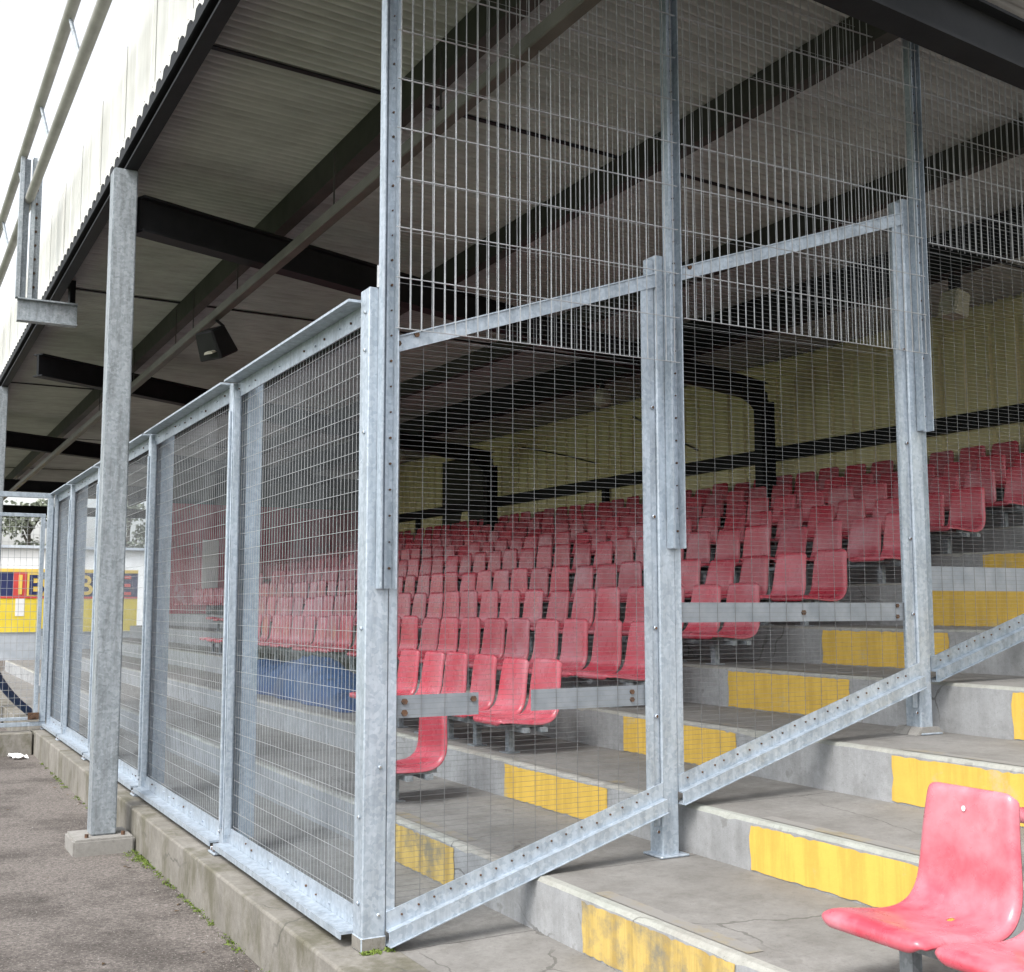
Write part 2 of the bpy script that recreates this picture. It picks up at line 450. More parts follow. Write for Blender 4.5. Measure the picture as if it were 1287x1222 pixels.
# ------------------------------------------------------------------ ground
mb = MB()
mb.v += [(-400, -400, GZ), (400, -400, GZ), (400, 400, GZ), (-400, 400, GZ)]; mb.face([0, 1, 2, 3])
structure('asphalt_ground', mb, M['asphalt'])
mb = MB(); z = GZ + 0.004
mb.v += [(-75, -30, z), (-4.5, -30, z), (-4.5, 60, z), (-75, 60, z)]; mb.face([0, 1, 2, 3])
structure('pitch_grass', mb, M['grass'])

# terrace
mb = MB()
ch = 0.012
mb.cur = 1
mb.v += [(0.13, Y0, -0.004), (XR[0], Y0, -0.004), (XR[0], Y1, -0.004), (0.13, Y1, -0.004)]; mb.face([0, 1, 2, 3])
zp = -0.004
st_ = [Y0, -4.5, -3.2]
y = -2.6
while y < 3.2: st_.append(y); y += 0.045
while y < Y1: st_.append(y); y += 0.6
st_.append(Y1)
rn = random.Random(5)
for i in range(10):
    x, zt = XR[i], ZT[i]
    xn = XR[i + 1] if i < 9 else XB + 0.2
    k = len(mb.v)
    chip = 0.0
    for y in st_:
        chip = max(0.0, chip * 0.6 + (rn.uniform(0.003, 0.016) if rn.random() < 0.045 else 0) + rn.uniform(-0.001, 0.0012))
        c1 = ch + chip + rn.uniform(-0.0015, 0.0015)
        mb.v += [(x, y, zp), (x, y, zt - c1), (x + c1 * 0.45, y, zt - c1 * 0.45), (x + c1, y, zt), (x + 0.045, y, zt), (xn, y, zt)]
    for q in range(len(st_) - 1):
        for s_, mi in ((0, 0), (1, 2), (2, 2), (3, 2), (4, 1)):
            mb.cur = mi
            mb.face([k + 6 * q + s_, k + 6 * q + 6 + s_, k + 6 * q + 7 + s_, k + 6 * q + s_ + 1])
    zp = zt
# end faces and underside of the terrace
mb.cur = 0
for y in (Y0, Y1):
    k = len(mb.v); zp = -0.004
    pts = [(0.13, -0.5), (0.13, -0.004)]
    for i in range(10):
        pts += [(XR[i], zp), (XR[i], ZT[i] - ch), (XR[i] + ch, ZT[i])]; zp = ZT[i]
    pts += [(XB + 0.2, zp), (XB + 0.2, -0.5)]
    mb.v += [(a, y, c_) for a, c_ in pts]
    mb.face(list(range(k, k + len(pts))))
structure('concrete_terrace', mb, [M['concrete'], M['tread'], M['nose']])

# yellow edge paint, inner gangway and outer gangway
def edge_paint(i, ya, yb, face_m, top_m):
    x, zt = XR[i], ZT[i]; zb = (ZT[i - 1] if i else -0.004) + 0.004
    mb = MB(); rn = random.Random(i * 7 + int(ya * 10)); n_ = 44
    mb.cur = 0; k = len(mb.v)
    for q in range(n_ + 1):
        y = ya + (yb - ya) * q / n_
        zt_ = zt - ch - 0.006 - rn.random() ** 4 * 0.008
        zb_ = zb + rn.random() ** 2 * 0.006
        for h_ in range(5):
            yy = y + (rn.uniform(-0.007, 0.007) if q in (0, n_) else 0)
            mb.v.append((x - 0.0035, yy, zb_ + (zt_ - zb_) * h_ / 4))
    for q in range(n_):
        for h_ in range(4):
            c0 = k + 5 * q + h_; mb.face([c0, c0 + 5, c0 + 6, c0 + 1])
    mb.cur = 1; k = len(mb.v)
    for q in range(n_ + 1):
        y = ya + (yb - ya) * q / n_
        mb.v += [(x + 0.0455 + rn.uniform(0, 0.003), y, zt + 0.002), (x + 0.108 + rn.uniform(-0.005, 0.004), y, zt + 0.002)]
    for q in range(n_):
        c0 = k + 2 * q; mb.face([c0, c0 + 2, c0 + 3, c0 + 1])
    structure('yellow_edge_paint', mb, [face_m, top_m])
for i in range(0, 8):
    edge_paint(i, 0.63 if i else 0.66, 1.60, M['yellow_worn'] if i == 0 else M['yellow'], M['yellow_top'])
for i in range(0, 6):
    edge_paint(i, -1.16 if i == 0 else -1.42, -0.35, M['yellow_worn'] if i == 0 else M['yellow'], M['yellow_top'])

# kerb under the front fence
kr = root('front_kerb', (-0.12, 0, GZ), 'long low mossy concrete kerb carrying the front mesh fence', 'kerb')
mb = MB()
y = -6.0; lens = [1.55, 1.62, 1.5, 1.58]
i = 0
while y < 20:
    yn = min(y + lens[i % 4], 20.0)
    dx = random.uniform(-0.004, 0.004)
    mb.prism_xz([(-0.1225 + dx, GZ - 0.2), (-0.1225 + dx, -0.008), (-0.1155 + dx, random.uniform(-0.003, 0.002)), (0.128, -0.001), (0.128, GZ - 0.2)], y, yn - 0.006)
    y = yn; i += 1
mb.build('kerb_stones', M['kerb'], kr, bevel=0.003)

# gate threshold
mb = MB(); mb.box(-1.7, -0.135, 8.22, 8.5, GZ - 0.1, -0.012)
tag(mb.build('concrete_threshold', M['kerb'], bevel=0.008), 'concrete threshold under the wire gate at the end of the walkway', 'threshold')

# ------------------------------------------------------------------ front fence (runs along Y at X = 0)
FP = [0.0, 1.82, 3.79, 5.77, 7.27, 8.36]
ff = root('front_fence', (0, 0, 0), 'tall galvanised mesh and clear sheet fence along the front kerb', 'fence')
PW = 0.07
def grid_front(y0, y1, z0, z1, x, sy, sz, w):
    mb = MB()
    k = int((y1 - y0) / sy)
    for j in range(1, k + 1):
        yy = y0 + j * sy
        mb.box(x - w / 2, x + w / 2, yy - w / 2, yy + w / 2, z0, z1)
    k = int((z1 - z0) / sz)
    for j in range(1, k + 1):
        zz = z0 + j * sz + random.uniform(-0.003, 0.003)
        t = random.uniform(-0.004, 0.004)
        mb.bar((x - w * 1.1, y0, zz - t), (x - w * 1.1, y1, zz + t), w * 1.25, w * 1.25)
    return mb
for i, yp in enumerate(FP):
    mb = MB()
    if i == 0:
        mb.box(0.0, 0.088, 0.0, 0.085, 0.0, 2.33)
        mb.cur = 1
        mb.box(-0.003, 0.091, -0.003, 0.088, 0.0, 0.05)
        for zz in (0.16, 0.45, 1.1, 1.8, 2.1, 2.24): mb.bolt((0, 0.03, zz), (-1, 0, 0))
        for zz in (0.12, 0.62): mb.bolt((0.06, 0, zz), (0, -1, 0))
    else:
        mb.box(0.0, 0.006, yp, yp + PW, 0.004, H - 0.012)
        mb.box(0.006, 0.13, yp, yp + 0.006, 0.004, H - 0.012)
        mb.box(0.006, 0.13, yp + PW - 0.006, yp + PW, 0.004, H - 0.012)
        mb.box(-0.014, 0.0, yp + 0.012, yp + 0.026, 0.12, H - 0.15)
        mb.box(-0.045, 0.14, yp - 0.02, yp + PW + 0.02, 0.001, 0.012)
        mb.cur = 1
        for zz in (0.10, 0.16, 0.75, 1.4, 1.95, 2.14):
            mb.bolt((0, yp + 0.05, zz), (-1, 0, 0))
        mb.bolt((-0.03, yp + 0.02, 0.012), (0, 0, 1), 0.014, 0.02)
        mb.bolt((-0.03, yp + 0.06, 0.012), (0, 0, 1), 0.014, 0.02)
    o = mb.build('post', [M['galv'], M['kerb'] if i == 0 else M['rust']], ff, bevel=0.004)
    if i == 0: o['label'] = 'thick corner post where front and side fences meet'
for i in range(5):
    a = FP[i] + (0.088 if i == 0 else PW) + 0.002
    b_ = FP[i + 1] - 0.002
    fl = 0.042
    mb = MB()
    # top angle: flange projecting to the walkway plus a bolted vertical leaf
    mb.box(-0.044, 0.05, a, b_, H - 0.010, H)
    mb.box(-0.048, -0.0445, a, b_, H - 0.012, H - 0.002)
    mb.box(0.024, 0.031, a, b_, H - 0.085, H - 0.011)
    # bottom sill
    mb.box(-0.040, 0.05, a, b_, 0.045, 0.055)
    mb.box(-0.045, -0.0405, a, b_, 0.030, 0.056)
    mb.box(0.024, 0.031, a, b_, 0.056, 0.125)
    # side leaves
    mb.box(0.024, 0.031, a, a + fl * 0.55, 0.126, H - 0.086)
    mb.box(0.024, 0.031, b_ - fl, b_, 0.126, H - 0.086)
    mb.box(-0.004, 0.0235, b_ - fl - 0.006, b_ - fl, 0.10, H - 0.06)
    mb.box(0.055, 0.13, b_ - 0.075, b_ - 0.067, 0.08, H - 0.02)
    mb.cur = 1
    j = 0
    yy = a + 0.05
    while yy < b_ - 0.04:
        mb.cur = random.choice((0, 0, 1))
        if random.random() < 0.8: mb.bolt((0.024, yy + random.uniform(-0.03, 0.03), H - 0.048 + random.uniform(-0.012, 0.012)), (-1, 0, 0), random.uniform(0.003, 0.006), 0.006)
        mb.cur = random.choice((0, 0, 1))
        if random.random() < 0.7: mb.bolt((0.024, yy + random.uniform(-0.03, 0.03), 0.092 + random.uniform(-0.012, 0.012)), (-1, 0, 0), random.uniform(0.003, 0.0055), 0.006)
        yy += 0.125
    fr_ = mb.build('panel_frame', [M['galv'], M['rust']], ff)
    g = grid_front(a + 0.004, b_ - 0.004, 0.06, H - 0.03, 0.040, 0.040, 0.0735, 0.0014)
    g.build('wire_mesh', M['wire'], fr_)
    mb = MB(); mb.box(0.050, 0.054, a + 0.004, b_ - 0.004, 0.058, H - 0.014)
    mb.build('clear_sheet', M['sheet'], fr_)

# small lock tab on the corner post top
mb = MB(); mb.tube([(0.035, -0.001, 2.33), (0.035, -0.001, 2.41), (0.065, -0.001, 2.41), (0.065, -0.001, 2.33)], 0.006, 6)
mb.build('wire_loop', M['wire'], ff)

# ------------------------------------------------------------------ gate across the walkway
gt = root('wire_gate', (0, 8.36, 0), 'galvanised wire mesh gate closing the far end of the walkway', 'gate')
mb = MB()
gx0, gx1 = -1.55, -0.012
mb.box(gx0, gx1, 8.36, 8.41, H - 0.05, H)
mb.box(gx0, gx1, 8.36, 8.41, 0.035, 0.075)
mb.box(gx0, gx0 + 0.05, 8.36, 8.41, 0.076, H - 0.051)
mb.box(gx1 - 0.052, gx1, 8.355, 8.415, 0.076, H - 0.051)
mb.build('gate_frame', M['galv'], gt, bevel=0.003)
mb = MB()
lx0, lx1 = -1.48, -0.082
mb.box(lx0, lx1, 8.365, 8.395, 2.06, 2.095)
mb.box(lx0, lx1, 8.365, 8.395, 0.095, 0.125)
mb.box(lx0, lx0 + 0.035, 8.365, 8.395, 0.126, 2.059)
mb.box(lx1 - 0.04, lx1, 8.365, 8.395, 0.126, 2.059)
lf = mb.build('gate_leaf', M['galv'], gt, bevel=0.003)
mb = MB(); x = lx0 + 0.03
while x < lx1:
    mb.box(x - 0.0016, x + 0.0016, 8.378, 8.3812, 0.1, 2.08); x += 0.055
z = 0.16
while z < 2.06:
    mb.box(lx0, lx1, 8.374, 8.3775, z - 0.0018, z + 0.0018); z += 0.075
mb.build('wire_mesh', M['wire'], lf)
mb = MB(); mb.box(lx1 - 0.09, lx1 + 0.01, 8.335, 8.364, 0.10, 0.165)
mb.bolt((lx1 - 0.05, 8.335, 0.13), (0, -1, 0), 0.018, 0.03)
mb.build('drop_bolt', M['rust'], lf)
for zz in (0.35, 0.9, 1.45, 1.95):
    mb = MB(); mb.box(lx1, gx1 - 0.053, 8.366, 8.384, zz, zz + 0.07); mb.build('hinge', M['galv_old'], gt)

# ------------------------------------------------------------------ side fence (runs up the terrace at Y = 0)
sf = root('side_fence', (0.05, 0, 0), 'stepped galvanised mesh fence climbing the concrete terrace', 'fence')
P2, P3, P4 = 1.268, 2.728, 4.20
def slope(x, x0, z0, k=0.286): return z0 + (x - x0) * k
def zb(x): return 0.055 + (x - 0.10) * 0.300         # bottom rail centre line
def ztp(x): return 2.13 + (x - 0.11) * 0.345         # top rail centre line
# posts
for (px, z0, zt, w) in ((P2, ZT[0], 2.635, 0.077), (P3, ZT[2], 3.13, 0.075), (P4, ZT[4] - 0.005, 3.62, 0.075)):
    mb = MB()
    mb.box(px, px + w, 0.0, 0.006, z0, zt)
    mb.box(px, px + 0.006, 0.006, 0.09, z0, zt)
    mb.box(px + w - 0.006, px + w, 0.006, 0.09, z0, zt)
    mb.box(px - 0.034, px - 0.001, 0.012, 0.019, z0 + 0.12, zt - 0.02)
    mb.box(px - 0.03, px + w + 0.03, -0.03, 0.1, z0 + 0.001, z0 + 0.010)
    mb.cur = 1
    for q in (0.10, 0.55, 0.9, 1.35, 1.8):
        mb.bolt((px - 0.018, 0.012, z0 + q), (0, -1, 0), 0.010, 0.008)
    mb.build('post', [M['galv'], M['rust']], sf, bevel=0.003)
mb = MB()
mb.prism_xz([(P3 - 0.06, ZT[2] + 0.001), (P3 + 0.12, ZT[2] + 0.001), (P3 + 0.085, ZT[2] + 0.035), (P3 - 0.02, ZT[2] + 0.035)], -0.025, 0.12)
mb.build('mortar_pad', M['block'], sf)
# upper channels fixed to the face of the posts
for (cx, z0, zt) in ((0.035, 1.24, 3.98), (1.305, 1.411, 3.98), (2.768, 2.0, 4.0), (4.24, 2.3, 4.0)):
    mb = MB()
    w = 0.062
    mb.box(cx, cx + 0.005, -0.05, -0.004, z0, zt)
    mb.box(cx + 0.005, cx + w, -0.0095, -0.004, z0, zt)
    mb.box(cx + w - 0.004, cx + w, -0.05, -0.0105, z0, zt)
    mb.box(cx + w * 0.42, cx + w * 0.58, -0.018, -0.010, z0, zt)
    mb.cur = 1
    zz = z0 + 0.06
    while zz < zt - 0.05:
        mb.bolt((cx + 0.016, -0.0095, zz + random.uniform(-0.012, 0.012)), (0, -1, 0), random.uniform(0.003, 0.005), 0.006)
        mb.bolt((cx + w - 0.014, -0.0095, zz + 0.012), (0, -1, 0), random.uniform(0.0025, 0.005), 0.006)
        zz += 0.1873 / 2
    mb.build('slotted_channel', [M['galv'], M['rust']], sf)
# upper panels: twin-wire mesh, a leaf on each side of the channel
def upper(x0, x1, z0, z1):
    mb = MB()
    for (yy, wv_, st, jit) in ((-0.056, 0.0032, 0.0455, 0.003), (0.05, 0.0016, 0.0455, 0.004)):
        x = x0 + 0.012
        while x < x1:
            xx = x + random.uniform(-jit, jit); t = random.uniform(-0.003, 0.003)
            mb.bar((xx, yy, z0 + (0.0 if yy < 0 else 0.03)), (xx + t, yy, z1), wv_, wv_, (0, 1, 0))
            x += st
        z = z0
        while z < z1:
            for dz in (0.0,):
                zz = z + dz
                mb.bar((x0, yy + wv_ * 0.9, zz), (x1, yy + wv_ * 0.9, zz), wv_ * 0.62, wv_ * 0.62)
                if yy < 0: mb.bar((x0, yy - wv_ * 0.9, zz), (x1, yy - wv_ * 0.9, zz), wv_ * 0.62, wv_ * 0.62)
            z += 0.1873 if yy < 0 else 0.2
    return mb
for a, b_, z0, z1 in ((0.08, 1.345, 2.175, 3.97), (1.37, 2.80, 2.365, 3.99), (2.835, 4.26, 2.912, 3.99)):
    upper(a, b_, z0, z1).build('upper_mesh', M['wire'], sf)
# lower panels
def lower(xa, xb, first):
    def L(x, f, d): return (x, f(x) + d)
    mb = MB()
    # bottom rail: upright leaf, then a folded foot
    mb.prism_xz([L(xa, zb, 0.010), L(xb, zb, 0.010), L(xb, zb, 0.075), L(xa, zb, 0.075)], -0.004, 0.003)
    mb.prism_xz([L(xa, zb, -0.034), L(xb, zb, -0.034), L(xb, zb, 0.009), L(xa, zb, 0.009)], -0.034, -0.0275)
    mb.prism_xz([L(xa, zb, 0.0095), L(xb, zb, 0.0095), L(xb, zb, 0.015), L(xa, zb, 0.015)], -0.034, -0.0045)
    mb.prism_xz([L(xa, zb, -0.037), L(xb, zb, -0.037), L(xb, zb, -0.0345), L(xa, zb, -0.0345)], -0.045, 0.03)
    # top rail
    if first is not None: mb.prism_xz([L(xa, ztp, -0.032), L(xb, ztp, -0.032), L(xb, ztp, 0.022), L(xa, ztp, 0.022)], -0.004, 0.003)
    if first is not None: mb.prism_xz([L(xa, ztp, 0.0225), L(xb, ztp, 0.0225), L(xb, ztp, 0.028), L(xa, ztp, 0.028)], -0.012, 0.05)
    # side leaves
    mb.box(xa, xa + 0.032, 0.0035, 0.010, zb(xa) + 0.02, ztp(xa) - 0.01)
    mb.box(xb - 0.070, xb - 0.036, 0.0035, 0.010, zb(xb - 0.06) + 0.02, ztp(xb - 0.06) - 0.01)
    mb.cur = 1
    x = xa + 0.05
    while x < xb - 0.05:
        mb.bolt((x + random.uniform(-0.01, 0.01), -0.004, zb(x) + 0.052 + random.uniform(-0.008, 0.008)), (0, -1, 0), 0.0038, 0.005)
        x += 0.062
    for q in ((0.04, 0.16) if first is not None else ()): mb.bolt((xa + q * 0.6, -0.004, ztp(xa + q) - 0.006), (0, -1, 0), 0.011, 0.006)
    fr_ = mb.build('panel_frame', [M['galv'] if first else M['galv_shaded'], M['rust']], sf)
    mb = MB()
    yy = 0.014
    z = zb(xa)
    while z < ztp(xb):
        lo = max(xa, 0.11 + (z - 2.13) / 0.345); hi = min(xb, 0.10 + (z - 0.055) / 0.300)
        if hi - lo > 0.02:
            j = random.uniform(-0.0010, 0.0010)
            mb.bar((lo, yy, z + j), (hi, yy, z - j), 0.0009, 0.0009)
        z += 0.0190
    x = xa + 0.04
    while x < xb:
        mb.bar((x, yy + 0.0025, zb(x)), (x, yy + 0.0025, ztp(x)), 0.0014, 0.0014, (0, 1, 0))
        x += 0.094 if first else 0.075
    mb.build('wire_mesh', M['fine_wire'], fr_)
lower(0.090, P2 - 0.001, True)
lower(P2 + 0.078, P3 - 0.001, True)
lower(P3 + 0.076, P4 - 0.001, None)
# galvanised rails behind the mesh
mb = MB(); mb.box(0.12, 0.458, 0.022, 0.030, 0.782, 0.862)
mb.cur = 1; mb.bolt((0.16, 0.022, 0.84), (0, -1, 0), 0.012); mb.bolt((0.16, 0.022, 0.80), (0, -1, 0), 0.012); mb.bolt((0.435, 0.022, 0.84), (0, -1, 0), 0.012)
o = mb.build('guard_rail', [M['plate'], M['rust']], sf); o['label'] = 'short sawn-off rail next to the corner post'
mb = MB(); mb.box(0.684, 1.205, 0.022, 0.030, 0.785, 0.864)
mb.cur = 1
for q in (0.84, 0.81): mb.bolt((1.14, 0.022, q), (0, -1, 0), 0.010)
mb.build('guard_rail', [M['plate'], M['rust']], sf)
mb = MB(); mb.box(1.352, 2.70, 0.022, 0.030, 1.111, 1.193)
mb.cur = 1
for q in (1.18, 1.13): mb.bolt((2.62, 0.022, q), (0, -1, 0), 0.010)
mb.bolt((2.05, 0.022, 1.15), (0, -1, 0), 0.012)
mb.build('guard_rail', [M['plate'], M['rust']], sf)
mb = MB(); mb.box(2.81, 4.19, 0.022, 0.030, 1.25, 1.365)
mb.build('guard_rail', [M['plate'], M['rust']], sf)

# ------------------------------------------------------------------ roof
def zr(x): return 3.99 + 0.024 * (x + 0.3)
RY0, RY1, RX0, RX1 = -1.35, 28.0, -0.30, 8.3
rf = root('stand_roof', (0, 3.3, 3.8), 'dark corrugated stand roof with white fascia sheeting along its front edge', 'roof')
mb = MB()
pitch, sk = 0.068, 0.14
nper = int((RY1 - RY0) / pitch)
xs = [RX0, RX1]
cols = nper * 8 + 1
for x in xs:
    for j in range(cols):
        y = RY0 + j * pitch / 8
        mb.v.append((x, y + sk * (x + 0.3), zr(x) + 0.028 * math.cos(j / 8 * 2 * math.pi)))
for j in range(cols - 1):
    mb.face([j, j + 1, cols + j + 1, cols + j])
k = len(mb.v)
for x in xs:      # top skin
    for j in range(0, cols):
        y = RY0 + j * pitch / 8
        mb.v.append((x, y + sk * (x + 0.3), zr(x) + 0.006 + 0.028 * math.cos(j / 8 * 2 * math.pi)))
for j in range(cols - 1):
    mb.face([k + j, k + j + 1, k + cols + j + 1, k + cols + j])
    mb.face([j, j + 1, k + j + 1, k + j])
mb.build('roof_sheet', M['roof'], rf, smooth=True)
# laps between sheets
mb = MB()
for y in (1.72, 6.72, 11.6, 16.4, 21.2):
    mb.bar((RX0 + 0.1, y + sk * 0.05, zr(RX0) - 0.030), (RX1 - 0.2, y + sk * (RX1 - 0.2), zr(RX1) - 0.030), 0.035, 0.008)
mb.build('sheet_lap', M['dark'], rf)
# white fascia: shallow vertical profile
mb = MB()
y = RY0; prof = [(0.0, 0.0), (0.42, 0.0), (0.425, -0.004), (0.435, -0.004), (0.44, 0.0)]
pts = []
while y < RY1:
    for dy, dx in prof: pts.append((-0.285 + dx, y + dy))
    y += 0.45
k = len(mb.v); nP = len(pts)
for zz in (4.028, 4.70):
    mb.v += [(x, y, zz) for x, y in pts]
for j in range(nP - 1): mb.face([k + j, k + j + 1, k + nP + j + 1, k + nP + j])
mb.box(-0.275, -0.25, RY0, RY1, 4.03, 4.72)
mb.build('fascia_sheeting', M['white'], rf)
mb = MB()
mb.box(-0.312, -0.305, RY0, RY1, 3.945, 4.034)
mb.box(-0.3045, -0.284, RY0, RY1, 4.027, 4.034)
mb.build('fascia_flashing', M['white'], rf)
mb = MB()
y = RY0 + 0.3
while y < RY1:
    mb.box(-0.2885, -0.2862, y, y + 0.006, 4.04, 4.70); y += 0.9
mb.build('sheet_joint', M['pipe'], rf)
mb = MB()
y = RY0 + 0.05
while y < RY1:
    mb.box(-0.3135, -0.3122, y, y + 0.012, 4.026, 4.031); y += 0.21
mb.build('flashing_rivet', M['rust'], rf)
# eave beam
mb = MB()          # dark closure strip whose top follows the sheet profile
yz = []; y = RY0
while y < RY1:
    yz += [(y, 3.942), (y + 0.055, 3.942), (y + 0.085, 3.982), (y + 0.145, 3.982), (y + 0.172, 3.942)]
    y += 0.176
k = len(mb.v); n_ = len(yz)
for x in (-0.324, -0.3135):
    mb.v += [(x, a, 3.90) for a, c_ in yz] + [(x, a, c_) for a, c_ in yz]
for j in range(n_ - 1):
    f0 = [k + j, k + j + 1, k + n_ + j + 1, k + n_ + j]
    mb.face(f0); mb.face([q + 2 * n_ for q in f0][::-1])
    mb.face([k + n_ + j, k + n_ + j + 1, k + 3 * n_ + j + 1, k + 3 * n_ + j])
    mb.face([k + j, k + 2 * n_ + j, k + 2 * n_ + j + 1, k + j + 1])
mb.build('eave_closure', M['dark'], rf)
mb = MB(); mb.box(-0.312, -0.225, RY0, RY1, 3.925, 3.94); mb.box(-0.24, -0.225, RY0, RY1, 3.866, 3.924); mb.box(-0.30, -0.225, RY0, RY1, 3.85, 3.865)
mb.build('eave_beam', M['dark'], rf)
# purlins
for x in (0.84, 2.52, 4.35):
    mb = MB(); zt = zr(x) - 0.026
    mb.box(x - 0.012, x + 0.012, RY0, RY1 + 0.5, zt - 0.175, zt)
    mb.box(x - 0.012, x + 0.075, RY0, RY1 + 0.5, zt - 0.187, zt - 0.1755)
    mb.build('purlin', M['purlin'], rf)
mb = MB(); x = 5.75; zt = zr(x) - 0.026
mb.box(x - 0.02, x + 0.02, RY0, RY1, zt - 0.33, zt); mb.box(x - 0.08, x + 0.08, RY0, RY1, zt - 0.35, zt - 0.3305)
o = mb.build('purlin', M['dark'], rf); o['label'] = 'deep dark beam near the back wall'
# rafters (set at a skew to the front)
BC = [(7.68, 6.70), (7.68, 13.75), (7.68, 19.4)]
for a, b_ in (((-0.3, -0.93), (7.9, 0.0)), ((-0.2, 3.40), BC[0]), ((-0.2, 8.5), BC[1]), ((-0.2, 14.1), BC[2]), ((-0.2, 21.0), (7.9, 23.0)), ((-0.2, 27.5), (7.9, 28.5))):
    mb = MB()
    A = Vector((a[0], a[1], 3.60)); B = Vector((b_[0], b_[1], 3.60 + 0.12))
    mb.bar(A, B, 0.03, 0.20)
    mb.bar(A + Vector((0, 0, -0.108)), B + Vector((0, 0, -0.108)), 0.13, 0.015)
    mb.bar(A + Vector((0, 0, 0.108)), B + Vector((0, 0, 0.108)), 0.13, 0.015)
    d = (B - A).normalized()
    if b_ in BC:      # curved haunch down to the back column
        for q in range(9):
            t0, t1 = q / 9, (q + 1) / 9
            def pt(t):
                an = t * math.pi / 2
                return B - d * (0.65 * (1 - math.sin(an))) + Vector((0, 0, -0.11 - 0.34 * (1 - math.cos(an))))
            p0, p1 = pt(t0), pt(t1)
            s_ = Vector((-d.y, d.x, 0)) * 0.05
            top0, top1 = Vector((p0.x, p0.y, B.z)), Vector((p1.x, p1.y, B.z))
            mb.hexa((p0 - s_, p0 + s_, p1 + s_, p1 - s_, top0 - s_, top0 + s_, top1 + s_, top1 - s_))
    mb.build('rafter', M['dark'], rf)

# cable tray tube slung under the purlins
tb = root('hanging_rail', (0.66, 3, 3.4), 'long olive grey rail slung on rods below the roof', 'rail')
mb = MB(); mb.box(0.63, 0.695, RY0 + 0.05, RY1, 3.36, 3.425); mb.build('rail_tube', M['tube'], tb, bevel=0.006)
for y in (-1.0, 0.9, 2.35, 4.40, 5.75, 6.40, 8.3, 10.4):
    mb = MB(); mb.box(0.696, 0.704, y - 0.004, y + 0.004, 3.40, 3.80); mb.build('hanger_rod', M['purlin'], tb)

# front columns
for j, (yc, lab) in enumerate(((3.31, 'tall square galvanised roof column in front of the fence, on a concrete pad'), (11.3, 'far galvanised roof column beyond the wire gate'))):
    c_ = root('roof_column', (-0.29, yc, GZ), lab, 'column', 'galvanised columns along the roof edge')
    mb = MB(); mb.box(-0.363, -0.222, yc, yc + 0.14, GZ + 0.092, 3.849); mb.build('shaft', M['galv_old'], c_, bevel=0.007, seg=2)
    mb = MB(); mb.box(-0.47, -0.135, yc - 0.10, yc + 0.24, GZ - 0.05, GZ + 0.09); mb.build('concrete_pad', M['block'], c_, bevel=0.012, seg=2)
    mb = MB()
    for q in (-0.39, -0.19): mb.bolt((q, yc - 0.03, GZ + 0.09), (0, 0, 1), 0.012, 0.02)
    mb.build('anchor_bolt', M['rust'], c_)

# back columns
for (x, y), lab in zip(BC, ('dark steel back column with a curved haunch, nearest one behind the top seat rows', 'dark steel back column beside the dark doorway', 'dark steel back column at the far end of the back wall')):
    c_ = root('back_column', (x, y, ZT[8]), lab, 'column', 'dark columns along the back wall')
    mb = MB()
    mb.box(x - 0.09, x + 0.09, y - 0.012, y + 0.012, ZT[8] + 0.0, 3.61)
    mb.box(x - 0.105, x - 0.0905, y - 0.065, y + 0.065, ZT[8], 3.61)
    mb.box(x + 0.0905, x + 0.105, y - 0.065, y + 0.065, ZT[8], 3.61)
    mb.build('shaft', M['dark'], c_)

# ------------------------------------------------------------------ back wall
bw = root('back_wall', (XB, 7, ZT[9]), 'yellow profiled sheet back wall behind the top seats', 'wall')
mb = MB()
pts = []; y = -5.2
while y < 20.2:
    pts += [(XB, y), (XB, y + 0.21), (XB + 0.03, y + 0.225), (XB + 0.03, y + 0.275), (XB, y + 0.29)]
    y += 0.31
k = len(mb.v); nP = len(pts)
for zz in (ZT[9] + 0.001, 4.19): mb.v += [(a, c_, zz) for a, c_ in pts]
for j in range(nP - 1): mb.face([k + j, k + j + 1, k + nP + j + 1, k + nP + j])
mb.box(XB + 0.06, XB + 0.1, -5.2, 20.2, ZT[9], 4.19)
mb.build('cladding', M['wall'], bw)
mb = MB(); mb.box(XB - 0.035, XB - 0.003, -5.2, 20.2, 3.96, 4.13); mb.build('frieze_board', M['wall'], bw)
mb = MB(); mb.box(XB - 0.10, XB - 0.006, -5.2, 20.2, 2.93, 3.09); mb.build('wall_rail', M['dark'], bw)
for y in (10.55, 3.2, 17.4, -2):
    mb = MB(); mb.box(XB - 0.085, XB - 0.008, y, y + 0.10, ZT[9] + 0.002, 2.93); mb.build('rail_post', M['dark'], bw)
mb = MB(); mb.tube([(XB - 0.02, 9.9, 3.92), (XB - 0.02, 8.4, 3.25)], 0.012, 6); mb.build('tie_rod', M['tube'], bw)
mb = MB(); mb.tube([(XB - 0.02, 13.2, 3.88), (XB - 0.02, 11.7, 3.55), (XB - 0.02, 10.9, 3.35)], 0.010, 6); mb.build('cable', M['black'], bw)
mb = MB(); mb.box(XB - 0.03, XB - 0.004, 14.65, 16.35, ZT[9], 3.955)
dr = mb.build('door_panel', M['olive'], bw)
mb = MB(); mb.tube([(XB - 0.045, 15.35, 2.63), (XB - 0.032, 15.35, 2.63)], 0.2, 20)
for i_, q in enumerate(mb.v): mb.v[i_] = (q[0], 15.35 + (q[1] - 15.35) * 0.9, 2.63 + (q[2] - 2.63) * 1.9)
mb.build('pale_oval_patch', M['wall'], dr)

